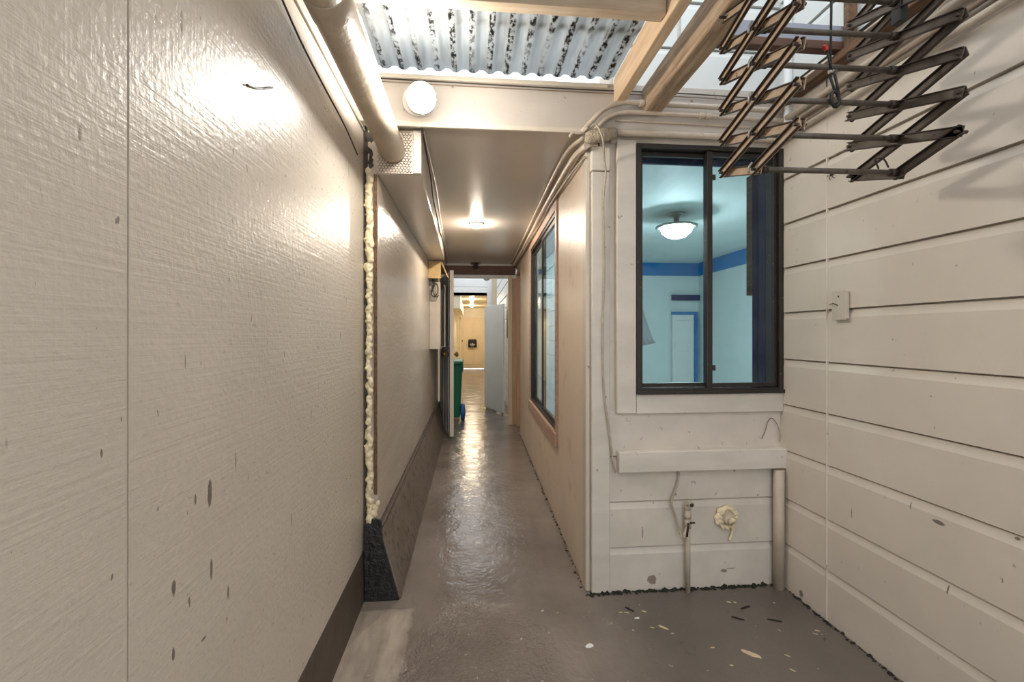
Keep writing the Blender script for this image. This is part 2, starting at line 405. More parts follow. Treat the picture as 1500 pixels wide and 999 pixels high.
# ---- corridor ceiling and front header
ce = struct(MB().box(-.47, .66, 2.09, 6.05, 2.135, 2.2).build('ceiling', 'ceiling_gloss', center=False))
fa = struct(MB().box(-.51, 1.49, 2.04, 2.088, 2.135, 2.35).build('wall_header', 'header_dimmed', bevel=.002))
MB().box(-.38, .6, 2.022, 2.04, 2.112, 2.136).build('header_moulding', 'trim_white', fa, bevel=.004)
MB().box(-.40, .62, 2.028, 2.04, 2.325, 2.343).build('upper_batten', 'trim_white', fa, bevel=.003)
# ---- back wall below / beside / above the window
bw = sthing('wall_back', (1.1, 2.1, 0))
J = [-.02, .208, .421, .635, .85]
MB().strip([(p[0], p[1]) for p in lap(J, 2.07, -1)], 0, .60, 1.50).build('lap_boards', 'siding_cool', bw)
MB().box(.60, .775, 2.082, 2.17, .80, 2.36).build('stud_side', 'siding_cool', bw)
MB().box(1.475, 1.56, 2.082, 2.17, .80, 2.36).build('stud_side', 'siding_cool', bw)
MB().box(.60, 1.56, 2.098, 2.17, .0, .925).build('core', 'siding_cool', bw)
MB().box(.60, 1.56, 2.088, 2.17, 2.085, 2.40).build('core', 'siding_cool', bw)
MB().box(.672, .762, 2.048, 2.083, .834, 2.10).build('casing', 'board_white', bw, bevel=.003)
MB().box(1.487, 1.532, 2.048, 2.083, .834, 2.10).build('casing', 'board_white', bw, bevel=.003)
MB().box(.764, 1.486, 2.050, 2.083, .832, .922).build('apron_board', 'board_white', bw, bevel=.003)
MB().box(.675, 1.535, 2.028, 2.072, .566, .660).build('ledge_board', 'board_white', bw, bevel=.004)
MB().box(.645, 1.49, 2.060, 2.086, 2.09, 2.135).build('head_board', 'trim_white', bw, bevel=.003)
MB().strip(lap([2.352, 2.56, 2.78, 3.0, 3.25], 2.075, -1), 0, .66, 1.56).build('upper_boards', 'upper_siding', bw)
MB().box(.66, 1.56, 2.103, 2.17, 2.40, 3.25).build('upper_core', 'upper_siding', bw)
# ---- corner post between nook and corridor
cp = sthing('trim_2', (.6, 2.09, 0))
MB().box(.556, .643, 2.062, 2.16, 0, 1.955).build('post_board', 'board_white', cp, bevel=.006)
MB().box(.552, .643, 2.055, 2.16, 1.957, 2.07).build('post_cap_board', 'board_white', cp, bevel=.006)
MB().box(.533, .555, 2.085, 2.15, 0.0, 2.06).build('corner_bead', 'trim_white', cp, bevel=.005)
# ---- right wall: lap siding
PJ = [0, .215, .428, .654, .870, 1.086, 1.305, 1.518, 1.727, 1.94, 2.155, 2.37]
rw = sthing('wall_right', (1.5, 0, 0))
RX = 1.487
MB().strip(lap(PJ, RX, -1), 1, -1.6, 1.782).build('lap_boards', 'siding', rw)
MB().strip(lap(PJ, RX - .003, -1), 1, 1.785, 2.09).build('lap_boards', 'siding', rw)
MB().strip(lap([2.37, 2.58, 2.80, 3.02, 3.25], RX, -1), 1, -1.6, 2.09).build('upper_lap_boards', 'upper_siding', rw)
MB().box(RX + .028, RX + .08, -1.6, 2.07, 0, 3.25).build('core', 'siding', rw)
MB().box(RX - .0045, RX + .01, 1.7815, 1.7855, 0, 2.15).build('joint_bead', 'siding', rw, bevel=.003)
# ---- corridor right wall (slightly skewed), with a window and a side door
WA = math.atan2(.065, 3.9)
WM = Matrix.Translation((.535, 2.095, 0)) @ Matrix.Rotation(-WA, 4, 'Z')
def wbox(mb, x0, x1, y0, y1, z0, z1): return mb.box(x0, x1, y0, y1, z0, z1, WM)
hr = sthing('wall_right', (.57, 4, 0))
WY0, WY1, WZ0, WZ1 = .80, 2.22, .575, 2.0
DY0, DY1 = 3.28, 3.86
for args in ((.0, WY0, 0, 2.135), (WY0, WY1, 0, WZ0), (WY0, WY1, WZ1, 2.135), (WY1, DY0, 0, 2.135), (DY0, DY1, 2.0, 2.135), (DY1, 3.95, 0, 2.135)):
    wbox(MB(), 0, .06, args[0], args[1], args[2], args[3]).build('wall_section', 'hall_right', hr)
# side door recess
sd = sthing('door_2', (.6, 5.6, 0))
wbox(MB(), .045, .06, DY0 + .03, DY1 - .03, 0, 1.97).build('door_leaf', 'jamb_wood', sd)
wbox(MB(), -.008, .06, DY0, DY0 + .03, 0, 2.0).build('door_jamb', 'jamb_wood', sd, bevel=.002)
wbox(MB(), -.003, .06, DY1 - .03, DY1, 0, 2.0).build('door_jamb', 'jamb_wood', sd, bevel=.002)
wbox(MB(), -.008, .06, DY0, DY1, 1.97, 2.0).build('door_head', 'jamb_wood', sd)
# ---- corridor end: door opening
e = sthing('door_1', (.1, 6.06, 0))
MB().box(.495, .545, 6.03, 6.12, 0, 2.0).build('door_jamb', 'jamb_cream', e, bevel=.004)
MB().box(.545, .61, 6.05, 6.12, 0, 2.0).build('door_jamb', 'jamb_wood', e)
MB().box(-.47, -.385, 6.03, 6.12, 0, 2.0).build('door_jamb', 'jamb_cream', e, bevel=.004)
MB().box(-.47, .60, 6.035, 6.12, 1.95, 2.0).build('door_head', 'gate_grey', e, bevel=.003)
hb = struct(MB().box(-.46, .585, 5.97, 6.034, 1.99, 2.10).build('trim_3', 'timber_brown', bevel=.004))
struct(MB().box(-.62, 1.0, 6.03, 6.10, 2.08, 2.36).build('wall_header', 'board_white'))
# second light court beyond the door
c1 = sthing('wall_left', (-.5, 8.5, 0)); MB().box(-.60, -.54, 6.12, 10.9, 0, 2.1).build('wall_panel', 'warm_wall', c1)
MB().box(-.60, -.56, 6.12, 10.9, 2.1, 3.4).build('upper_panel', 'gate_grey', c1)
c2 = sthing('wall_right', (.62, 8.5, 0))
MB().strip(lap([0, .21, .42, .63, .84, 1.05, 1.26, 1.47, 1.68, 1.89, 2.1, 2.31, 2.52, 2.74], .615, -1), 1, 6.12, 10.9).build('lap_boards', 'gate_grey', c2)
MB().box(.643, .655, 6.12, 10.9, 0, 2.75).build('core', 'gate_grey', c2)
c3 = sthing('wall_far', (.1, 10.9, 2.1)); MB().strip(lap([2.13, 2.34, 2.55, 2.76, 2.98], 10.9, -1), 0, -.56, .66).build('lap_boards', 'gate_grey', c3)
MB().box(-.56, .66, 10.928, 10.96, 2.13, 2.98).build('core', 'gate_grey', c3)
struct(MB().box(-.56, .66, 10.9, 16.1, 2.13, 2.2).build('ceiling', 'warm_wall', center=False))
struct(MB().box(-.56, -.50, 10.9, 16.1, 0, 2.13).build('wall_left', 'warm_wall', center=False))
struct(MB().box(.60, .66, 10.9, 16.1, 0, 2.13).build('wall_right', 'warm_wall', center=False))
struct(MB().box(-.5, -.25, 10.95, 15.2, 1.83, 2.13).build('trim_4', 'warm_wall'))
wf = sthing('wall_far', (.1, 16.1, 0))
MB().box(-.56, -.40, 16.0, 16.1, 0, 2.13).build('wall_section', 'warm_wall', wf)
MB().box(.49, .66, 16.0, 16.1, 0, 2.13).build('wall_section', 'warm_wall', wf)
MB().box(-.40, .49, 16.0, 16.1, 1.80, 2.13).build('wall_section', 'warm_wall', wf)
d3 = sthing('door_3', (.05, 16.02, 0))
MB().box(-.36, .453, 16.02, 16.06, 0.02, 1.75).build('door_leaf', 'cream_door', d3)
for x0, x1, z0, z1 in ((-.27, -.0, 1.1, 1.62), (.09, .36, 1.1, 1.62), (-.27, .0, .15, .95), (.09, .36, .15, .95)):
    MB().box(x0, x1, 16.005, 16.021, z0, z1).build('door_panel', 'cream_door', d3, bevel=.008)
for x0, x1 in ((-.40, -.36), (.453, .49)): MB().box(x0, x1, 15.98, 16.06, 0, 1.80).build('door_jamb', 'cream_door', d3, bevel=.004)
MB().box(-.40, .49, 15.98, 16.06, 1.752, 1.80).build('door_head', 'cream_door', d3, bevel=.004)
MB().blob((-.30, 15.98, .98), .03).build('door_knob', 'brass', d3)
# ---- room behind the windows
RM = sthing('wall_room', (2.4, 5, 0))
MB().box(.66, 4.2, 8.0, 8.06, 0, 2.5).build('wall_section', 'room_wall', RM)
MB().box(4.15, 4.21, 2.17, 8.0, 0, 2.5).build('wall_section', 'room_wall', RM)
MB().box(1.56, 4.2, 2.11, 2.17, 0, 2.5).build('wall_section', 'room_wall', RM)
MB().box(.66, .675, 6.1, 8.0, 0, 2.5).build('wall_section', 'room_wall', RM)
MB().box(.66, .70, 2.17, 6.1, 2.1, 2.5).build('wall_section', 'room_wall', RM)
MB().box(.70, 4.15, 7.975, 8.0, 2.27, 2.5).build('frieze', 'room_blue', RM)
MB().box(4.125, 4.15, 2.2, 7.97, 2.27, 2.5).build('frieze', 'room_blue', RM)
struct(MB().box(.66, 4.2, 2.17, 8.06, 2.5, 2.56).build('ceiling', 'room_wall', center=False))
struct(MB().box(1.6, 4.2, 2.17, 8.06, -.06, 0).build('floor', 'room_wall', center=False))
d4 = sthing('door_4', (3.85, 7.95, 0))
MB().box(3.63, 4.03, 7.94, 7.972, 0, 1.56).build('door_leaf', 'plain_white', d4)
for z0, z1 in ((.2, .75), (.9, 1.45)): MB().box(3.70, 3.96, 7.93, 7.941, z0, z1).build('door_panel', 'plain_white', d4, bevel=.004)
MB().box(4.04, 4.10, 7.92, 7.974, 0, 1.56).build('door_jamb', 'room_blue', d4)
MB().box(3.62, 4.10, 7.92, 7.974, 1.56, 1.61).build('door_head', 'room_blue', d4)
MB().box(3.62, 4.14, 7.93, 7.974, 1.82, 1.92).build('trim_5', 'navy', d4)

# ---- window_1: dark bronze slider in the nook
w1 = sthing('window_1', (1.12, 2.07, .925))
def frame(mb, x0, x1, z0, z1, t, y0, y1):
    mb.box(x0, x0 + t, y0, y1, z0, z1).box(x1 - t, x1, y0, y1, z0, z1).box(x0 + t, x1 - t, y0, y1, z0, z0 + t).box(x0 + t, x1 - t, y0, y1, z1 - t, z1); return mb
frame(MB(), .764, 1.486, .926, 2.087, .022, 2.045, 2.15).build('window_frame', 'bronze', w1, bevel=.002)
sL = frame(MB(), .787, 1.135, .950, 2.064, .020, 2.085, 2.105).build('window_sash', 'bronze', w1, bevel=.002)
MB().box(.806, 1.116, 2.093, 2.097, .969, 2.045).build('window_pane', 'pane_blue', sL)
sR = frame(MB(), 1.112, 1.463, .950, 2.064, .020, 2.062, 2.082).build('window_sash', 'bronze', w1, bevel=.002)
MB().box(1.131, 1.444, 2.070, 2.074, .969, 2.045).build('window_pane', 'pane_blue', sR)
MB().box(1.108, 1.134, 2.052, 2.063, .95, 2.064).build('window_mullion', 'bronze', w1, bevel=.002)
MB().box(1.134, 1.150, 2.055, 2.062, 1.03, 1.055).build('window_latch', 'bronze', w1)
MB().box(1.134, 1.150, 2.055, 2.062, 1.93, 1.955).build('window_latch', 'bronze', w1)
MB().box(.764, 1.486, 2.035, 2.06, .922, .940).build('window_sill', 'bronze', w1, bevel=.002)
MB().box(.775, 1.475, 2.151, 2.169, 2.035, 2.085).build('window_head_reveal', 'navy', w1)
MB().box(1.462, 1.475, 2.151, 2.20, .925, 2.085).build('window_jamb_reveal', 'navy', w1)
# ---- window_2: corridor window
w2 = sthing('window_2', (.56, 3.6, .575))
def wframe(x0, x1, y0, y1, z0, z1, t):
    mb = MB()
    for a in ((y0, y0 + t, z0, z1), (y1 - t, y1, z0, z1), (y0 + t, y1 - t, z0, z0 + t), (y0 + t, y1 - t, z1 - t, z1)): wbox(mb, x0, x1, *a)
    return mb
tr_ = MB()
for a in ((WY0 - .06, WY0, WZ0 - .08, 2.06), (WY1, WY1 + .05, WZ0 - .08, 2.06), (WY0, WY1, 2.0, 2.06)): wbox(tr_, -.012, .001, *a)
tr_.build('window_casing', 'sill_pink', w2, bevel=.003)
wbox(MB(), -.022, .03, WY0 - .06, WY1 + .05, WZ0 - .085, WZ0).build('window_sill', 'sill_pink', w2, bevel=.005)
wframe(-.004, .05, WY0, WY1, WZ0, WZ1, .025).build('window_frame', 'bronze', w2, bevel=.002)
q = wframe(.005, .02, WY0 + .025, WY0 + .73, WZ0 + .025, WZ1 - .025, .03).build('window_sash', 'bronze', w2)
wbox(MB(), .011, .014, WY0 + .055, WY0 + .70, WZ0 + .055, WZ1 - .055).build('window_pane', 'pane', q)
q = wframe(.022, .037, WY0 + .69, WY1 - .025, WZ0 + .025, WZ1 - .025, .03).build('window_sash', 'bronze', w2)
wbox(MB(), .028, .031, WY0 + .72, WY1 - .055, WZ0 + .055, WZ1 - .055).build('window_pane', 'pane', q)
bl = MB()  # slatted sheet added behind the glass; stands in for a reflection of siding
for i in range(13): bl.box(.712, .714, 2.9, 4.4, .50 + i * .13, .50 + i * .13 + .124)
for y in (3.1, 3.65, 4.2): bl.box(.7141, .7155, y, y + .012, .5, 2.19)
tag(bl.build('reflection_screen', 'pale_reflection'), 'pale blue slatted blind added behind the passage window to imitate reflected siding', 'screen')
# court window
w3 = sthing('window_3', (.6, 7, 1.1))
MB().box(.585, .62, 6.75, 7.5, 1.14, 1.86).build('window_frame', 'bronze', w3, bevel=.003)
MB().box(.58, .586, 6.79, 7.46, 1.18, 1.82).build('window_pane', 'cable_dark', w3)

# ================================================================== ROOF OVER THE YARD
mb = MB(); nx = 14 * 12; x0, x1 = -.405, .652; per = .076
rows = []
for y in (.35, 1.0, 1.5, 2.035):
    rows.append([mb.bm.verts.new((x0 + (x1 - x0) * i / nx, y, 2.372 + .0085 * max(-.8, min(.8, 1.15 * math.sin(2 * PI * (x0 + (x1 - x0) * i / nx + 4) / per))))) for i in range(nx + 1)])
for a, b in zip(rows, rows[1:]):
    for i in range(nx): f = mb.bm.faces.new((a[i], a[i + 1], b[i + 1], b[i])); f.smooth = True
tag(mb.build('corrugated_roof_panel', 'roof', mods=[('SOLIDIFY', dict(thickness=.0015))]), 'translucent corrugated plastic roof sheet with dark grime in its valleys', 'roof panel')
MB_ = MB().box(-.48, .66, 1.70, 1.735, 2.386, 2.425)
tag(MB_.build('purlin', 'lumber_x', bevel=.002), 'batten lying on top of the corrugated sheet, seen as a faint band through it', 'batten')
tag(MB().box(-.485, .648, 1.462, 1.51, 2.27, 2.36).build('roof_joist', 'lumber_x', bevel=.003), 'cross joist of pale lumber running under the corrugated sheet at the top edge', 'beam')
tag(MB().box(.65, .694, -1.59, 2.038, 2.25, 2.37).build('rafter', 'lumber', bevel=.004), 'clean peach-toned rafter beside the corrugated sheet', 'beam', 'yard roof rafters')
r2 = tag(MB().box(.785, .868, -1.59, 2.038, 2.215, 2.335).build('rafter', 'lumber_old', bevel=.008), 'thick weathered rafter with a bolt hole, between the clean rafter and the metal rack', 'beam', 'yard roof rafters')
MB().lathe([(.011, 0), (.011, .004)], (.8685, 1.62, 2.275), (1, 0, 0), 14).build('bolt_hole', 'cable_dark', r2)
tag(MB().box(.697, .775, -1.2, 2.036, 2.376, 2.380).build('plastic_sheet', 'clear_sheet'), 'hazy clear plastic strip over the gap between the two rafters', 'plastic sheet')
mg = 'thin posts standing on the weathered rafter'
for y in (1.22, 1.45, 1.70):
    tag(MB().box(.80, .812, y, y + .012, 2.335, 3.0).build('metal_upright', 'steel_bright', bevel=.001), {1.22: 'thin metal upright above the weathered rafter, nearest of the three', 1.45: 'thin metal upright above the weathered rafter, middle of the three', 1.70: 'thin metal upright above the weathered rafter, farthest of the three'}[y], 'upright', mg)
hd = thing('header_beam', (1.17, 1.66, 2.3), 'brown timber crosspiece with a lavender board above, behind the metal rack', 'beam')
MB().box(.869, 1.47, 1.64, 1.68, 2.302, 2.335).build('bottom_rail', 'timber_brown', hd, bevel=.003)
MB().box(.869, 1.47, 1.648, 1.672, 2.335, 2.40).build('upper_board', 'lavender', hd, bevel=.002)
tag(MB().box(1.432, 1.473, 1.615, 1.638, 2.30, 3.0).build('wall_post', 'timber_rust', bevel=.003), 'short rusty brown upright post against the right wall above the rack', 'post')
tag(MB().box(.869, 1.485, 1.19, 1.25, 2.36, 2.44).build('support_beam', 'timber_rust', bevel=.004), 'dark timber that the metal drying rack hangs from, at the very top', 'beam')
tag(MB().box(1.415, 1.474, -1.5, 2.02, 2.262, 2.295).build('wall_ledger', 'timber_rust', bevel=.004), 'rough brown ledger strip running along the right wall behind the rack', 'ledger')

# wires under the roof
def wire(name, pts, r, mat, label, cat, group=None, n=8):
    return tag(MB().tube(bez(pts, n), r, 8).build(name, mat), label, cat, group)
wire('wire', [(-.45, 2.03, 2.318), (0, 2.03, 2.314), (.5, 2.03, 2.312), (1.0, 2.03, 2.316), (1.45, 2.03, 2.308)], .0028, 'cable_dark', 'thin dark wire stretched along the top of the white header, upper of the pair', 'wire', 'wires along the header')
wire('wire', [(-.44, 2.03, 2.305), (0, 2.03, 2.301), (.5, 2.03, 2.300), (1.0, 2.03, 2.301), (1.45, 2.03, 2.290)], .0022, 'conduit_dark', 'thin dark wire stretched along the top of the white header, lower of the pair', 'wire', 'wires along the header')

# ================================================================== LAMPS
gl = thing('globe_light', (-.207, 2.035, 2.2), 'lit round white globe light on the header above the passage mouth', 'light')
MB().lathe([(.07, 0), (.07, .012), (.062, .022), (.0, .024)], (-.230, 2.0385, 2.228), (0, -1, 0), 32).build('lamp_base', 'plain_white', gl)
MB().tube([(-.226, 2.005, 2.214), (-.197, 1.80, 2.121)], [.056, .050], 28).build('lamp_neck_baffle', 'plain_white', gl)  # opaque neck shaped wide to block globe light from the header
MB().blob((-.190, 1.77, 2.108), .055, sub=4).build('glass_globe', 'globe_glow', gl)
hlm = thing('ceiling_light', (.046, 3.84, 2.135), 'small round lit dome on the glossy passage ceiling', 'light')
MB().lathe([(.062, 0), (.062, -.008), (.05, -.012), (0, -.012)], (.046, 3.84, 2.135), seg=28).build('lamp_base', 'plain_white', hlm)
MB().lathe([(.048, -.012), (.046, -.022), (.036, -.034), (.018, -.041), (0, -.043)], (.046, 3.84, 2.135), seg=28).build('glass_dome', 'hall_glow', hlm)
for i, (yy, lb) in enumerate(((12.0, 'far passage ceiling light, nearer one, glowing warm'), (14.6, 'far passage ceiling light nearest the cream door, glowing warm'))):
    t = thing('ceiling_light', (.02, yy, 2.13), lb, 'light', 'warm ceiling lights of the far passage')
    MB().lathe([(.07, 0), (.07, -.01), (0, -.01)], (.02, yy, 2.13), seg=20).build('lamp_base', 'plain_white', t)
    MB().lathe([(.06, -.01), (.055, -.03), (.03, -.05), (0, -.055)], (.02, yy, 2.13), seg=20).build('glass_dome', 'far_glow', t)
rl = thing('bowl_light', (2.2, 4.72, 2.5), 'lit glass bowl ceiling light seen through the window pane', 'light')
MB().lathe([(.09, 0), (.09, -.02), (.03, -.04), (.022, -.13), (0, -.13)], (2.2, 4.72, 2.5), seg=28).build('lamp_mount', 'steel_bright', rl)
MB().lathe([(.20, -.13), (.215, -.135), (.215, -.15), (.19, -.155), (0, -.155)], (2.2, 4.72, 2.5), seg=36).build('metal_rim', 'steel_bright', rl)
MB().lathe([(.165, -.156), (.15, -.20), (.10, -.245), (.04, -.265), (0, -.268)], (2.2, 4.72, 2.5), seg=36).build('glass_bowl', 'room_glow', rl)

# ================================================================== LEFT SIDE: PIPE, SOFFIT, FOAM
bp = thing('drain_pipe', (-.352, 1.0, 1.97), 'fat cream-painted pipe running overhead along the left wall', 'pipe')
MB().tube([(-.352, -1.55, 2.035), (-.352, .9, 2.033), (-.352, 2.09, 2.03)], .056, 28).build('pipe_run', 'pipe_cream', bp)
MB().tube([(-.352, 1.12, 2.0325), (-.352, 1.21, 2.0325)], .0585, 28).build('pipe_sleeve', 'pipe_cream', bp, bevel=.002)
wire('cable', [(LX + .013, -.2, 2.10), (LX + .013, .9, 2.09), (LX + .014, 1.35, 2.02), (LX + .015, 1.75, 1.99), (LX + .006, 2.0, 1.97)], .003, 'cable_dark', 'thin dark cable sagging along the top of the left wall behind the fat pipe', 'cable')
dx = thing('duct_soffit', (-.33, 3.3, 1.93), 'long boxed soffit under the passage ceiling with a wire mesh end', 'soffit')
BXL, BXR = -.424, -.226
bx = MB(); v = [bx.bm.verts.new(p) for p in ((BXL, 2.12, 1.93), (BXR, 2.12, 1.93), (BXR, 2.12, 2.134), (BXL, 2.12, 2.134), (BXL, 4.56, 1.94), (-.262, 4.56, 1.94), (-.262, 4.56, 2.134), (BXL, 4.56, 2.134))]
for q_ in ((0, 1, 5, 4), (1, 2, 6, 5), (4, 5, 6, 7), (3, 2, 6, 7), (0, 3, 7, 4), (0, 1, 2, 3)): bx.bm.faces.new([v[i] for i in q_])
bx.build('soffit_box', 'ceiling_gloss', dx, bevel=.003)
MB().box(-.262, BXR, 2.098, 2.119, 1.932, 2.132).build('end_stile', 'board_white', dx, bevel=.003)
MB().box(BXL, -.263, 2.108, 2.119, 1.932, 2.132).build('end_backing', 'trim_white', dx)
mesh = MB(); hx, hz = .0145, .0125; r0 = 0
z = 1.937
while z < 2.125:
    x = BXL + .004 + (hx / 2 if r0 % 2 else 0)
    while x < -.268:
        a = (x, 2.104, z)
        for dx_, dz_ in ((hx / 2, hz * .45), (-hx / 2, hz * .45)):
            if BXL < x + dx_ < -.262: mesh.tube([a, (x + dx_, 2.104, z + dz_)], .0011, 4, False)
        mesh.tube([(x, 2.104, z), (x, 2.104, z - hz * .5)], .0011, 4, False)
        x += hx
    z += hz * .95; r0 += 1
mesh.build('wire_mesh', 'conduit_dark', dx)
wire('cable', [(-.222, 2.03, 2.128), (-.215, 2.09, 2.10), (-.218, 2.5, 2.06), (-.225, 2.75, 2.02), (-.226, 3.1, 1.985), (-.238, 3.5, 1.99), (-.247, 4.0, 2.03), (-.251, 4.4, 1.99), (-.26, 4.75, 2.03), (-.29, 5.4, 2.05), (-.33, 5.9, 2.05)], .0055, 'cable_dark', 'dark cable looping loosely along the side of the soffit', 'cable', 'cables on the soffit')
wire('cable', [(-.218, 2.11, 2.125), (-.216, 2.8, 2.11), (-.24, 3.6, 2.11), (-.255, 4.5, 2.10), (-.27, 5.2, 2.11), (-.30, 5.95, 2.12)], .006, 'conduit', 'pale cable run tight under the ceiling above the soffit side', 'cable', 'cables on the soffit')
# rubble cavity beside the soffit end
cv = MB()
for i in range(16):
    cv.blob((-.458 + random.uniform(-.02, .016), 2.15 + random.uniform(-.004, .02), 1.985 + (i % 8) * .021 + random.uniform(-.01, .01)), random.uniform(.017, .028), sub=2, jit=.6, seed=i)
tag(cv.build('broken_masonry', 'cavity', mods=[('REMESH', dict(mode='VOXEL', voxel_size=.005, use_smooth_shade=True))]), 'dark crumbling masonry in the gap beside the soffit end', 'rubble')
# expanding foam bead
fm = MB(); z = .27; i = 0
while z < 1.955:
    big = 1.0 if z > 1.45 else (.72 if z > .75 else .85)
    r = random.uniform(.015, .023) * big
    fm.blob((-.462 + random.uniform(-.007, .007) + (.006 if z < .45 else 0), 2.132 + random.uniform(-.006, .004), z), r, sc=(.95, .8, random.uniform(.8, 1.5)), jit=.7, seed=i)
    z += r * random.uniform(.7, 1.15); i += 1
for p, r in (((-.43, 2.10, .42), .013), ((-.438, 2.102, .395), .015), ((-.418, 2.098, .44), .010), ((-.45, 2.11, .35), .02), ((-.455, 2.10, .37), .017)): fm.blob(p, r, sc=(1.1, .7, 1.3), jit=.5, seed=i); i += 1
tag(fm.build('expanding_foam', 'foam', mods=[('REMESH', dict(mode='VOXEL', voxel_size=.0038, use_smooth_shade=True))]), 'lumpy cream bead of expanding foam filling the vertical wall joint', 'foam')
tag(MB().box(-.441, -.427, 2.120, 2.134, .47, 1.93).build('joint_batten', 'timber_rust', bevel=.002), 'narrow dark batten right beside the foam bead', 'batten')
# nail hooks on the left wall
wire('bent_nail', [(-0.486, 1.04, 1.744), (-0.486, 1.071, 1.755), (-0.486, 1.115, 1.776), (-0.486, 1.167, 1.807)], .0026, 'cable_dark', 'rusty bent nail lying sideways high on the left wall', 'nail')

# plywood hood + cabinet
ph = thing('cable_cabinet', (-.4, 4.9, 1.1), 'white utility cabinet with dark side slot on left wall beside the open door', 'cabinet')
MB().box(-.424, -.315, 4.72, 5.25, 1.05, 1.74).build('cabinet_body', 'trim_white', ph, bevel=.004)
MB().box(-.316, -.300, 4.86, 5.25, 1.08, 1.74).build('dark_slot', 'black_rubber', ph)
MB().box(-.316, -.290, 5.19, 5.28, 1.06, 1.76).build('cabinet_flap', 'trim_white', ph, bevel=.003)
hd2 = thing('plywood_hood', (-.38, 4.6, 1.74), 'tan plywood hood like a birdhouse roof under the far end of the soffit', 'hood')
MB().box(-.424, -.30, 4.58, 4.60, 1.76, 1.93).build('front_panel', 'plywood', hd2, bevel=.002)
MB().box(-.424, -.285, 4.60, 5.0, 1.905, 1.93).build('top_panel', 'plywood', hd2, bevel=.002)
m2 = Matrix.Translation((-.300, 4.6, 1.92)) @ Matrix.Rotation(math.radians(-24), 4, 'Y')
MB().box(0, .012, 0, .35, -.17, 0, m2).build('side_flap', 'plywood', hd2, bevel=.002)
wire('cable_coil', [(-.39, 4.68, 1.76), (-.37, 4.66, 1.70), (-.40, 4.67, 1.62), (-.37, 4.66, 1.58), (-.335, 4.66, 1.63), (-.345, 4.66, 1.71), (-.385, 4.67, 1.69), (-.375, 4.66, 1.61), (-.345, 4.66, 1.58), (-.33, 4.68, 1.60)], .006, 'cable_dark', 'small coil of dark cable hanging below the plywood hood', 'cable')

# galvanised open door leaf
dl = thing('door_leaf', (-.385, 6.0, 0), 'metal-clad door standing open against the left wall of the passage', 'door')
ang = math.atan2(-.21 + .385, -(5.22 - 6.02))
DM = Matrix.Translation((-.385, 6.02, 0)) @ Matrix.Rotation(ang, 4, 'Z')
W_ = .82
def db(mb, x0, x1, y0, y1, z0, z1): return mb.box(x0, x1, y0, y1, z0, z1, DM)
db(MB(), -.02, .012, -W_ + .006, 0, .04, 1.93).build('door_slab', 'door_edge', dl, bevel=.002)
cl = MB()
for i in range(9): db(cl, -.026 - (.006 if i % 2 else 0), -.0205, -W_ + .02 + i * .088, -W_ + .02 + (i + 1) * .088, .06, 1.92)
cl.build('metal_cladding', 'galv', dl, bevel=.002)
db(MB(), -.03, .014, -W_, -W_ + .006, .04, 1.93).build('door_edge_strip', 'door_edge', dl)
for sg, nm in ((-1, 'outer'), (1, 'inner')):
    kk = MB(); xk = -.034 if sg < 0 else .012
    kk.lathe([(.027, 0), (.027, sg * .006), (.010, sg * .008), (.010, sg * .03), (.026, sg * .036), (.030, sg * .052), (.022, sg * .066), (0, sg * .07)], DM @ Vector((xk, -W_ + .07, .97)), (DM.to_3x3() @ Vector((1, 0, 0))), 20)
    kk.build('door_knob', 'brass', dl)
    MB().lathe([(.022, 0), (.022, sg * .014), (0, sg * .016)], DM @ Vector((xk, -W_ + .07, 1.06)), (DM.to_3x3() @ Vector((1, 0, 0))), 18).build('deadbolt', 'steel_bright', dl)

# ================================================================== CONDUITS
cg = 'painted conduits around the passage corner'
def pipe(name, pts, r, mat, label, cat='pipe', group=cg, n=8, clamps=()):
    o = tag(MB().tube(bez(pts, n), r, 12).build(name, mat), label, cat, group)
    for c, ax in clamps:
        cc = Vector(c); a = Vector(ax) * .012
        MB().tube([cc - a, cc + a], r * 1.35, 12).build('pipe_coupling', mat, o, bevel=.001)
    return o
pipe('conduit', [(.50, 2.02, 2.115), (.545, 2.01, 2.165), (.60, 2.0, 2.215), (.68, 2.0, 2.245), (.80, 2.005, 2.249), (1.1, 2.005, 2.247), (1.44, 2.005, 2.243)], .0115, 'conduit', 'cream conduit bending from the passage corner, topmost run over the window', clamps=[((.77, 2.005, 2.2495), (1, 0, 0))])
pipe('conduit', [(.535, 2.025, 2.10), (.575, 2.02, 2.145), (.62, 2.016, 2.185), (.69, 2.014, 2.209), (.80, 2.014, 2.211), (1.1, 2.014, 2.208), (1.46, 2.014, 2.203)], .0105, 'conduit', 'cream conduit bending from the passage corner, second run over the window', clamps=[((1.06, 2.014, 2.2085), (1, 0, 0)), ((1.09, 2.014, 2.2083), (1, 0, 0))])
pipe('thin_conduit', [(.66, 2.036, 2.182), (1.0, 2.034, 2.178), (1.45, 2.034, 2.172)], .005, 'conduit', 'thin cream wire run just below the second conduit over the window')
pipe('water_pipe', [(.655, 2.025, 2.122), (1.0, 2.025, 2.120), (1.36, 2.025, 2.118), (1.44, 2.022, 2.118), (1.462, 1.99, 2.118), (1.462, 1.90, 2.12)], .0155, 'conduit', 'cream water pipe just above the window head with an elbow at the right wall', clamps=[((1.425, 2.024, 2.118), (1, 0, 0))])
jl = tag(MB().tube([(.515, 2.02, 2.09), (.54, 2.02, 2.094), (.60, 2.022, 2.106), (.655, 2.024, 2.118)], [.022, .030, .031, .024], 16).build('pipe_lagging', 'lagging'), 'rough textured lagging lump on the pipe at the passage corner', 'lagging', None)
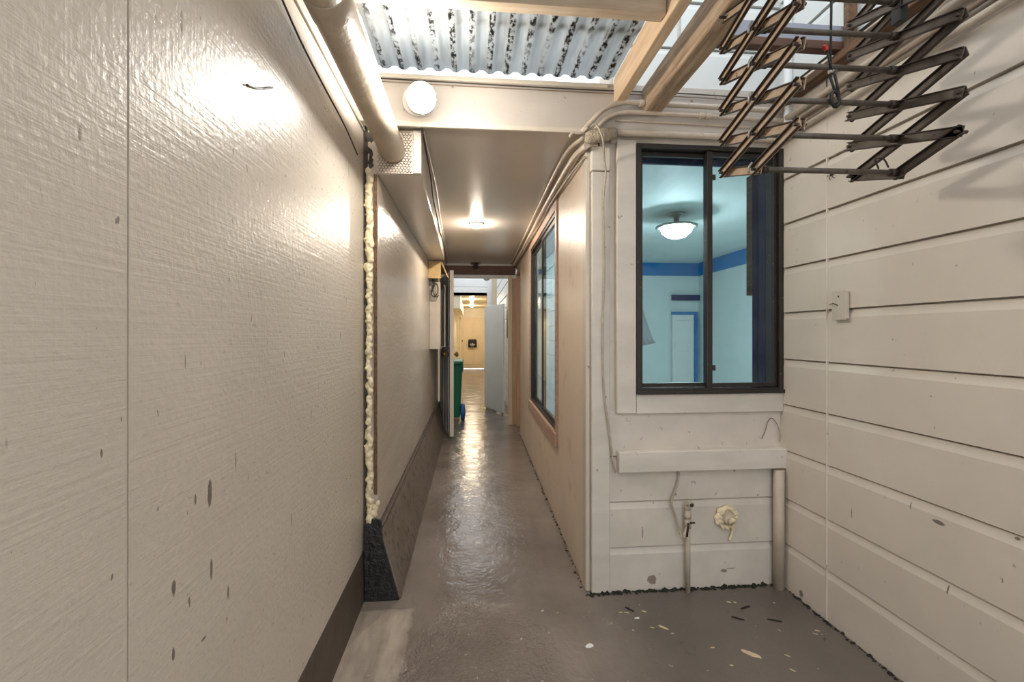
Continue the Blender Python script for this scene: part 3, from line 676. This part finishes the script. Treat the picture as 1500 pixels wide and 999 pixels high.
pipe('conduit', [(.525, 2.035, 2.062), (.505, 2.3, 2.075), (.515, 3.2, 2.085), (.535, 4.6, 2.09), (.55, 5.9, 2.095)], .015, 'conduit', 'thick cream conduit running deep along the top of the passage right wall')
pipe('conduit', [(.515, 2.03, 2.10), (.475, 2.3, 2.112), (.485, 3.2, 2.118), (.505, 4.6, 2.12), (.52, 5.9, 2.122)], .010, 'conduit', 'cream conduit tight under the passage ceiling beside the right wall')
pipe('thin_conduit', [(.527, 2.08, 2.025), (.519, 2.4, 2.04), (.53, 3.2, 2.072), (.545, 4.6, 2.072), (.556, 5.2, 2.075)], .006, 'cable', 'thin cream cable below the conduits along the passage right wall')
pipe('broken_strap', [(.44, 2.015, 2.088), (.455, 2.01, 2.105), (.49, 2.01, 2.105), (.52, 2.0, 2.125)], .006, 'conduit', 'bent stub of strap sticking out left of the lagging lump', 'strap')
wire('hanging_cable', [(.53, 1.985, 2.125), (.555, 1.98, 2.13), (.585, 1.985, 2.07), (.605, 2.03, 2.0), (.617, 2.047, 1.94), (.607, 2.052, 1.80), (.612, 2.054, 1.5), (.604, 2.054, 1.2), (.61, 2.054, .95), (.633, 2.05, .76), (.652, 2.05, .62), (.664, 2.05, .565)], .0048, 'cable', 'cream cable hanging down the front of the corner post', 'cable')
pipe('white_pipe', [(1.473, 2.0, 2.13), (1.473, 2.0, 2.5), (1.473, 2.0, 3.0)], .019, 'pvc', 'smooth white vertical plastic pipe in the upper right corner', 'pipe', None)
rg = 'pipes along the top of the right wall'
pipe('wall_pipe', [(1.462, 1.99, 2.205), (1.462, 1.0, 2.205), (1.462, -1.4, 2.205)], .014, 'conduit', 'cream pipe along the right wall, upper one behind the rack', group=rg, n=2)
pipe('wall_pipe', [(1.466, 1.90, 2.12), (1.466, 1.0, 2.118), (1.466, -1.4, 2.115)], .0125, 'conduit', 'cream pipe along the right wall, lowest one behind the rack', group=rg, n=2)
pipe('wall_pipe', [(1.470, 1.93, 2.165), (1.470, 1.0, 2.162), (1.470, -1.4, 2.16)], .008, 'conduit_dark', 'thin dark pipe along the right wall between the two cream pipes', group=rg, n=2)

# ================================================================== NOOK FITTINGS
ris = thing('water_riser', (1.006, 2.035, 0), 'cream riser pipe with open elbow and small valve below the window', 'pipe')
MB().tube([(1.006, 2.040, 0.0), (1.006, 2.040, .385)], .0115, 14).build('riser_pipe', 'conduit', ris)
MB().tube(bez([(1.006, 2.040, .385), (1.006, 2.038, .408), (1.007, 2.022, .418), (1.007, 2.005, .418)], 5), .014, 14).build('elbow', 'conduit', ris)
MB().lathe([(.009, 0), (.009, .002), (0, .002)], (1.007, 2.0045, .418), (0, -1, 0), 14).build('open_bore', 'cable_dark', ris)
MB().lathe([(.017, 0), (.017, .018), (.014, .02), (.014, .03), (0, .03)], (1.006, 2.040, .345), seg=6).build('hex_collar', 'conduit', ris)
MB().tube([(1.004, 2.035, .315), (.985, 2.026, .275), (.978, 2.02, .262)], .008, 10).tube([(1.006, 2.04, .335), (1.006, 2.04, .30)], .016, 10).build('valve_body', 'pipe_cream', ris)
MB().tube([(1.0, 2.02, .33), (.988, 2.012, .27)], .005, 8).tube([(1.006, 2.02, .33), (1.028, 2.015, .332)], .004, 8).build('valve_lever', 'rack_edge', ris)
wire('loose_cable', [(.962, 2.05, .566), (.968, 2.05, .545), (.957, 2.05, .49), (.935, 2.05, .435), (.935, 2.048, .40), (.955, 2.045, .34), (.965, 2.035, .29), (.97, 2.025, .262)], .005, 'cable', 'short cream cable from under the ledge board down to the valve', 'cable')
fs = thing('capped_pipe', (1.209, 2.06, .33), 'capped pipe stub ringed with cream foam on the wall below the window', 'pipe')
fb = MB()
for i in range(13):
    a = 2 * PI * i / 13 + random.uniform(-.15, .15); fb.blob((1.209 + .044 * math.cos(a), 2.058, .332 + .046 * math.sin(a)), random.uniform(.011, .017) * (1.3 if 1.2 < a < 3.6 else .85), sc=(1, .8, 1), jit=.6, seed=i + 40)
for i, (a, b) in enumerate(((1.235, .28), (1.232, .262), (1.228, .245), (1.222, .232))): fb.blob((a, 2.056, b), .008, sc=(.9, .7, 1.4), jit=.3, seed=i + 70)
fb.build('foam_ring', 'foam', fs, mods=[('REMESH', dict(mode='VOXEL', voxel_size=.003, use_smooth_shade=True))])
MB().lathe([(.036, 0), (.036, .012), (.026, .018), (.026, .034), (.015, .037), (.015, .05), (0, .05)], (1.209, 2.066, .332), (0, -1, 0), 20).build('pipe_cap', 'pipe_cream', fs, bevel=.002)
MB().blob((1.209, 2.014, .335), .016, sc=(1, .6, 1), jit=.8, seed=5).build('foam_dab', 'foam', fs)
cpz = tag(MB().tube([(1.452, 2.035, 0.0), (1.452, 2.035, .56)], .024, 18).build('corner_downpipe', 'pipe_cream'), 'painted vertical pipe in the corner under the ledge board', 'pipe')
wire('dried_vine', [(1.385, 2.062, .70), (1.40, 2.060, .735), (1.412, 2.058, .78), (1.43, 2.055, .80), (1.455, 2.055, .775), (1.468, 2.05, .73), (1.468, 2.05, .69)], .0018, 'conduit_dark', 'dried vine curling on the wall at the lower right of the window', 'vine')
# switch plate on the right wall
sw = thing('junction_box', (1.48, 1.695, 1.26), 'shallow cream box with a wire stub on the right wall siding', 'switch box')
MB().box(RX - .02, RX - .001, 1.668, 1.728, 1.262, 1.372).build('box_body', 'trim_white', sw, bevel=.004)
MB().box(RX - .0225, RX - .0195, 1.664, 1.732, 1.258, 1.376).build('cover_plate', 'trim_white', sw, bevel=.001)
MB().tube([(RX - .02, 1.70, 1.315), (RX - .032, 1.712, 1.325), (RX - .034, 1.73, 1.322)], .002, 6).build('wire_stub', 'cable_dark', sw)
MB().lathe([(.004, 0), (.003, .002), (0, .003)], (RX - .0225, 1.698, 1.352), (-1, 0, 0), 10).build('cover_screw', 'cable_dark', sw)
bk = MB().blob((RX - .007, 1.752, 1.86), .007, sc=(.8, 1, .9), jit=.4)
for a in range(6): bk.tube([(RX - .008, 1.752, 1.86), (RX - .01, 1.752 + .018 * math.cos(a * 1.05), 1.86 + .016 * math.sin(a * 1.05)), (RX - .002, 1.752 + .024 * math.cos(a * 1.05), 1.86 + .022 * math.sin(a * 1.05))], .0013, 5)
tag(bk.build('spider', 'black_rubber'), 'small black spider-like speck on the right wall under the rack', 'spider')

# ================================================================== SCISSOR DRYING RACK
rk = thing('scissor_rack', (1.02, 1.21, 1.66), 'rusty folding scissor drying rack hanging at the upper right', 'rack')
XL, XR, YC, HD = .80, 1.235, 1.212, .166
PITCH = .0985
def Cz(k): return 1.664 + PITCH * k
def Ez(k): return 1.713 + PITCH * k
def channel(p, q, x, side, mat, name='scissor_arm', w=.027, d=.008, t=.0024, ext=.010):
    """U channel between two pivots, opening towards -X; side shifts it off the pivot plane"""
    p = Vector((x + side, *p)); q = Vector((x + side, *q)); a = (q - p).normalized(); p = p - a * ext; q = q + a * ext
    up = Vector((1, 0, 0)).cross(a).normalized(); L = (q - p).length
    mt = Matrix(((a.x, 1, up.x, p.x), (a.y, 0, up.y, p.y), (a.z, 0, up.z, p.z), (0, 0, 0, 1)))
    o = MB().box(0, L, 0, t, -w / 2, w / 2, mt).build(name, mat, rk)
    MB().box(0, L, -d, 0, w / 2 - t, w / 2, mt).build('channel_flange', 'rack_edge', o)
    MB().box(0, L, -d, 0, -w / 2, -w / 2 + t, mt).build('channel_flange', 'rack_edge', o)
    return o
for x, mt in ((XL, 'rack_tan'), (XR, 'rack_steel')):
    top = 6 if x == XL else 7
    for k in range(0, top):
        far0, near0 = (YC + HD, Ez(k - 1)), (YC - HD, Ez(k - 1)); farU, nearU = (YC + HD, Ez(k)), (YC - HD, Ez(k)); c = (YC, Cz(k))
        if k == 0:
            channel(c, nearU, x, -.006, mt); channel(c, farU, x, .006, mt)
        else:
            # the far-low to near-high arm lies on the left side on the left lattice, on the right side on the right one
            s1 = -.006 if x == XL else .006
            channel(far0, nearU, x, s1, mt); channel(near0, farU, x, -s1, mt)
    for k in range(0, top):
        for y, zz in ((YC, Cz(k)), (YC - HD, Ez(k)), (YC + HD, Ez(k))):
            MB().tube([(x - .016, y, zz), (x + .016, y, zz)], .0045, 8).build('pivot_pin', 'rack_edge', rk)
for k in range(0, 6):
    r = MB().tube([(XL + .004, YC, Cz(k)), (XR - .006, YC, Cz(k) + .004)], .0078, 12).build('cross_rod', 'rack_steel', rk)
    MB().tube([(XR - .032, YC, Cz(k) + .0035), (XR - .012, YC, Cz(k) + .004)], .0112, 12).build('rod_collar', 'rack_edge', r)
    MB().tube([(XL + .012, YC, Cz(k)), (XL + .028, YC, Cz(k))], .0112, 12).build('rod_collar', 'rack_edge', r)
MB().box(XL - .012, XL + .012, YC - .012, YC + .012, Cz(5), 2.2145).build('hanger_bracket', 'black_rubber', rk, bevel=.002)
MB().box(XR - .012, XR + .012, YC - .015, YC + .015, 2.10, 2.359).build('hanger_bracket', 'black_rubber', rk, bevel=.002)
MB().tube(bez([(XR - .07, YC - .005, 1.675), (XR - .085, YC - .01, 1.70), (XR - .06, YC - .01, 1.702), (XR - .04, YC - .006, 1.68)], 6), .0022, 6).build('wire_loop', 'rack_edge', rk)
for k in range(0, 5):
    for x in (XL - .017,):
        MB().tube(bez([(x, YC - .004, Cz(k) + .018), (x - .006, YC, Cz(k) + .006), (x - .004, YC + .006, Cz(k) - .010)], 4), .003, 6).build('spring_clip', 'steel_bright', rk)
hk = thing('hoist_rope', (1.02, 1.21, 1.85), 'dark rope with a hook and red tip looped on the third rod of the rack', 'rope')
HX = 1.025
MB().tube([(HX - .004, YC - .005, 2.358), (HX - .006, YC - .005, 2.1), (HX - .008, YC - .003, 1.93)], .0032, 8).build('rope_strand', 'black_rubber', hk)
ring = [(HX, YC + .021 * math.cos(a), Cz(2) + .002 + .021 * math.sin(a)) for a in [i * PI / 10 for i in range(21)]]
ring = [(HX + .019 * math.sin(a) * .9 + .0, YC - .012 + .006 * math.sin(a), Cz(2) + .004 + .021 * math.cos(a)) for a in [i * PI / 10 for i in range(21)]]
MB().tube(ring, .005, 8).build('hook_ring', 'black_rubber', hk)
MB().tube([(HX - .008, YC - .004, 1.93), (HX + .002, YC - .01, Cz(2) + .026)], .0035, 8).tube([(HX + .004, YC - .006, 1.94), (HX + .012, YC - .01, Cz(2) + .022)], .0035, 8).build('hook_shank', 'black_rubber', hk)
MB().tube([(HX - .014, YC - .006, 1.945), (HX + .008, YC - .006, 1.950)], .005, 8).build('wire_tie', 'steel_bright', hk)
MB().tube([(HX - .006, YC - .008, 1.945), (HX - .026, YC - .012, 2.005)], .003, 8).build('hook_tail', 'black_rubber', hk)
MB().tube(bez([(HX - .026, YC - .012, 2.000), (HX - .029, YC - .012, 2.012), (HX - .036, YC - .012, 2.008)], 4), .0055, 8).build('red_tip', 'red_plastic', hk)

# ================================================================== THINGS IN THE ROOM
tag(MB().box(1.66, 1.70, 2.56, 2.62, 1.435, 2.15).build('wooden_rail', 'timber_rust', bevel=.003), 'brown wooden upright piece seen through the right pane', 'wooden piece')
nv = MB(); n = 40; rws = []
for z in (.2, 1.3, 2.10):
    rws.append([nv.bm.verts.new((1.452 + .28 * i / n, 2.24 + .006 * math.sin(i * 1.1) + .06 * i / n, z)) for i in range(n + 1)])
for a, b in zip(rws, rws[1:]):
    for i in range(n): nv.bm.faces.new((a[i], a[i + 1], b[i + 1], b[i])).smooth = True
tag(nv.build('curtain', 'navy', mods=[('SOLIDIFY', dict(thickness=.002))]), 'navy blue curtain at the right edge of the dark-framed window', 'curtain')
cw = MB(); rws = []
for j in range(9):
    t = j / 8; wd = .02 + .14 * t ** 1.3
    rws.append([cw.bm.verts.new((.93 + wd * i / 20, 2.60 + .008 * math.sin(i * 1.3), 1.62 - .50 * t + (.03 * (i / 20) if j == 8 else 0))) for i in range(21)])
for a, b in zip(rws, rws[1:]):
    for i in range(20): cw.bm.faces.new((a[i], a[i + 1], b[i + 1], b[i])).smooth = True
tag(cw.build('hanging_cloth', 'cloth_white', mods=[('SOLIDIFY', dict(thickness=.002))]), 'white cloth widening downwards behind the left window pane', 'cloth')

# ================================================================== BEYOND THE DOOR
bn = thing('wheelie_bin', (-.30, 6.6, 0), 'green wheeled bin with blue wheels just beyond the open door', 'bin')
bb = MB(); v = [bb.bm.verts.new(p) for p in ((-.48, 6.38, .04), (-.155, 6.38, .04), (-.155, 6.80, .04), (-.48, 6.80, .04), (-.50, 6.30, .80), (-.125, 6.30, .80), (-.125, 6.86, .80), (-.50, 6.86, .80))]
for q_ in ((0, 3, 2, 1), (4, 5, 6, 7), (0, 1, 5, 4), (1, 2, 6, 5), (2, 3, 7, 6), (3, 0, 4, 7)): bb.bm.faces.new([v[i] for i in q_])
bb.build('bin_body', 'green_plastic', bn, bevel=.02)
MB().box(-.505, -.112, 6.27, 6.88, .79, .835).build('bin_lid', 'green_plastic', bn, bevel=.015)
MB().box(-.125, -.113, 6.30, 6.86, .68, .79).build('bin_rim', 'green_plastic', bn, bevel=.003)
MB().tube([(-.46, 6.25, .80), (-.15, 6.25, .80)], .014, 10).build('bin_handle', 'green_plastic', bn)
for x in (-.15, -.49):
    wh = MB().lathe([(.045, -.03), (.10, -.03), (.115, -.018), (.115, .018), (.10, .03), (.045, .03)], (x + .035 if x > -.3 else x + .0, 6.42, .115), (1, 0, 0), 24).build('bin_wheel', 'blue_plastic', bn)
    MB().lathe([(.044, -.034), (.044, .034)], (x + .035 if x > -.3 else x, 6.42, .115), (1, 0, 0), 16).build('wheel_hub', 'black_rubber', wh)
# leaning gate leaf
gm = MB()
A = Vector((.486, 6.77, 0)); B = Vector((.235, 7.42, 0)); ga = (B - A); gL = ga.length
GM = Matrix.Translation(A) @ Matrix.Rotation(math.atan2(ga.y, ga.x), 4, 'Z')
gt = thing('gate_leaf', tuple(A), 'pale grey gate leaf standing open on the right beyond the doorway', 'gate')
MB().box(0, gL, -.018, .018, .03, 1.66, GM).build('gate_panel', 'gate_grey', gt, bevel=.006)
MB().tube([GM @ Vector((gL - .05, .0, .05)), GM @ Vector((gL - .05, 0, .0))], .012, 8).tube([GM @ Vector((.05, 0, .05)), GM @ Vector((.05, 0, .0))], .012, 8).build('gate_foot', 'steel_bright', gt)
mbx = thing('mailbox', (.048, 15.96, .75), 'black wall mailbox with a pale emblem on the cream far door', 'mailbox')
MB().box(-.10, .20, 15.90, 15.999, .76, .98).build('mailbox_body', 'mail_black', mbx, bevel=.01)
MB().box(-.09, .19, 15.885, 15.999, .985, 1.03).build('mailbox_lid', 'mail_black', mbx, bevel=.01)
eb = MB()
for x0, x1, z0, z1 in ((-.04, .14, .84, .855), (-.02, .0, .855, .89), (.03, .06, .855, .91), (.09, .11, .855, .885), (0, .1, .80, .812)): eb.box(x0, x1, 15.895, 15.9005, z0, z1)
eb.build('emblem', 'plain_white', mbx)
tag(MB().box(.35, .43, 7.6, 7.68, 0, 3.1).build('court_post', 'cream_door', bevel=.004), 'cream upright post above the pale gate leaf', 'post')
tag(MB().tube([(.33, 8.0, 0), (.33, 8.0, 3.2)], .05, 16).build('downspout', 'gate_grey'), 'grey downspout beyond the doorway left of the cream post', 'pipe')
fl = thing('floodlight', (.28, 7.3, 2.1), 'small silver floodlight above the pale gate leaf', 'light')
MB().tube([(.36, 7.45, 2.17), (.24, 7.2, 2.10)], [.03, .055], 14).build('lamp_head', 'steel_bright', fl)
MB().tube([(.36, 7.45, 2.17), (.39, 7.6, 2.17)], .012, 8).build('lamp_arm', 'steel_bright', fl)
sn = thing('door_sensor', (.06, 5.9, 2.07), 'small ceiling fixture in front of the brown beam above the doorway', 'fixture')
MB().box(-.0, .12, 5.80, 5.9, 2.118, 2.134).build('mount_plate', 'conduit_dark', sn, bevel=.003)
MB().lathe([(.02, 0), (.022, -.03), (.03, -.045), (.03, -.06), (0, -.062)], (.06, 5.85, 2.118), seg=14).build('nozzle', 'rack_edge', sn)
pipe('court_conduit', [(-.50, 6.6, 2.3), (-.49, 7.4, 2.2), (-.49, 8.2, 2.0)], .05, 'steel_bright', 'bulky silver duct on the left beyond the doorway', 'duct', None)

# ================================================================== FLOOR LITTER AND DIRT
def chip(x, y, L, wd, rot, mat, label, cat='debris', h=.004, g='pale flakes on the floor'):
    mt = Matrix.Translation((x, y, .0005)) @ Matrix.Rotation(rot, 4, 'Z'); m_ = MB(); n = 10
    top = []; bot = []
    for i in range(n):
        a = 2 * PI * i / n; k = 1 + random.uniform(-.22, .22)
        top.append(m_.bm.verts.new(mt @ Vector((L / 2 * math.cos(a) * k, wd / 2 * math.sin(a) * k, h)))); bot.append(m_.bm.verts.new(mt @ Vector((L / 2 * math.cos(a) * k * 1.1, wd / 2 * math.sin(a) * k * 1.1, 0))))
    m_.bm.faces.new(top); m_.bm.faces.new(bot[::-1])
    for i in range(n): m_.bm.faces.new((bot[i], bot[(i + 1) % n], top[(i + 1) % n], top[i]))
    return tag(m_.build({'debris': 'paint_flake', 'twig': 'twig'}.get(cat, 'wood_stick'), mat), label, cat, g)
chip(1.045, 1.62, .062, .016, -.75, 'chip_wood', 'pale wood splinter lying on the floor at the lower right', 'stick', .006, None)
chip(.455, 1.72, .032, .019, .5, 'plain_white', 'largest white paint flake, on the floor in front of the corner post', h=.002)
chip(.785, 1.80, .045, .010, -.8, 'chip_wood', 'narrow pale flake below the cable on the nook floor', h=.002)
chip(.70, 1.87, .022, .010, .1, 'plain_white', 'small white flake nearest the middle of the nook floor', h=.002)
rg_ = random.Random(3)
for i in range(16):
    fx, fy = rg_.uniform(.62, 1.40), rg_.uniform(1.50, 1.98)
    chip(fx, fy, rg_.uniform(.008, .02), rg_.uniform(.003, .007), rg_.uniform(-1.2, 0), 'chip_wood', 'tiny pale flake scattered on the dark nook floor', h=.0015, g='tiny flakes on the nook floor')
for i, (fx, fy, a) in enumerate(((1.12, 1.83, -.6), (.69, 1.93, -.9), (1.20, 1.90, .3), (1.27, 1.80, -.4))):
    chip(fx, fy, .05, .007, a, 'dirt', ['dark twig on the nook floor nearest the middle of the litter', 'dark twig on the floor near the corner post', 'dark twig lying slanted the other way near the back corner', 'dark twig closest to the right wall'][i], 'twig', .004, 'dark twigs in the nook')
# dirt line at the foot of walls
def dirt(name, pts, r, mat, label):
    m_ = MB()
    for i, p in enumerate(pts):
        for j in range(3):
            m_.blob((p[0] + random.uniform(-.006, .006), p[1] + random.uniform(-.008, .008), .0), r * random.choice((.2, .3, .4, .6, 1.0)), sc=(random.uniform(.9, 1.5), random.uniform(.9, 1.5), random.uniform(.4, 1.3)), sub=1, jit=1.2, seed=i * 3 + j)
    return tag(m_.build(name, mat), label, 'dirt', None, 'stuff')
dirt('grit', [(.66 + .0105 * i + random.uniform(-.004, .004), 2.062 + random.uniform(-.006, .003)) for i in range(75)], .010, 'moss', 'mossy black grit along the foot of the wall under the window')
dirt('grit', [(RX - .006 + random.uniform(-.008, .0), 2.0 - .017 * i) for i in range(90)], .008, 'dirt', 'dark grit along the foot of the right wall')
dirt('grit', [(.53 + .0167 * (.028 * i) + random.uniform(-.006, .0), 2.12 + .028 * i) for i in range(120)], .006, 'dirt', 'dark grit along the foot of the passage right wall')
dirt('grit', [(.53 + .012 * i + random.uniform(-.004, .004), 2.07 - random.uniform(.005, .018)) for i in range(11)], .011, 'moss', 'mossy black grit around the foot of the corner post')
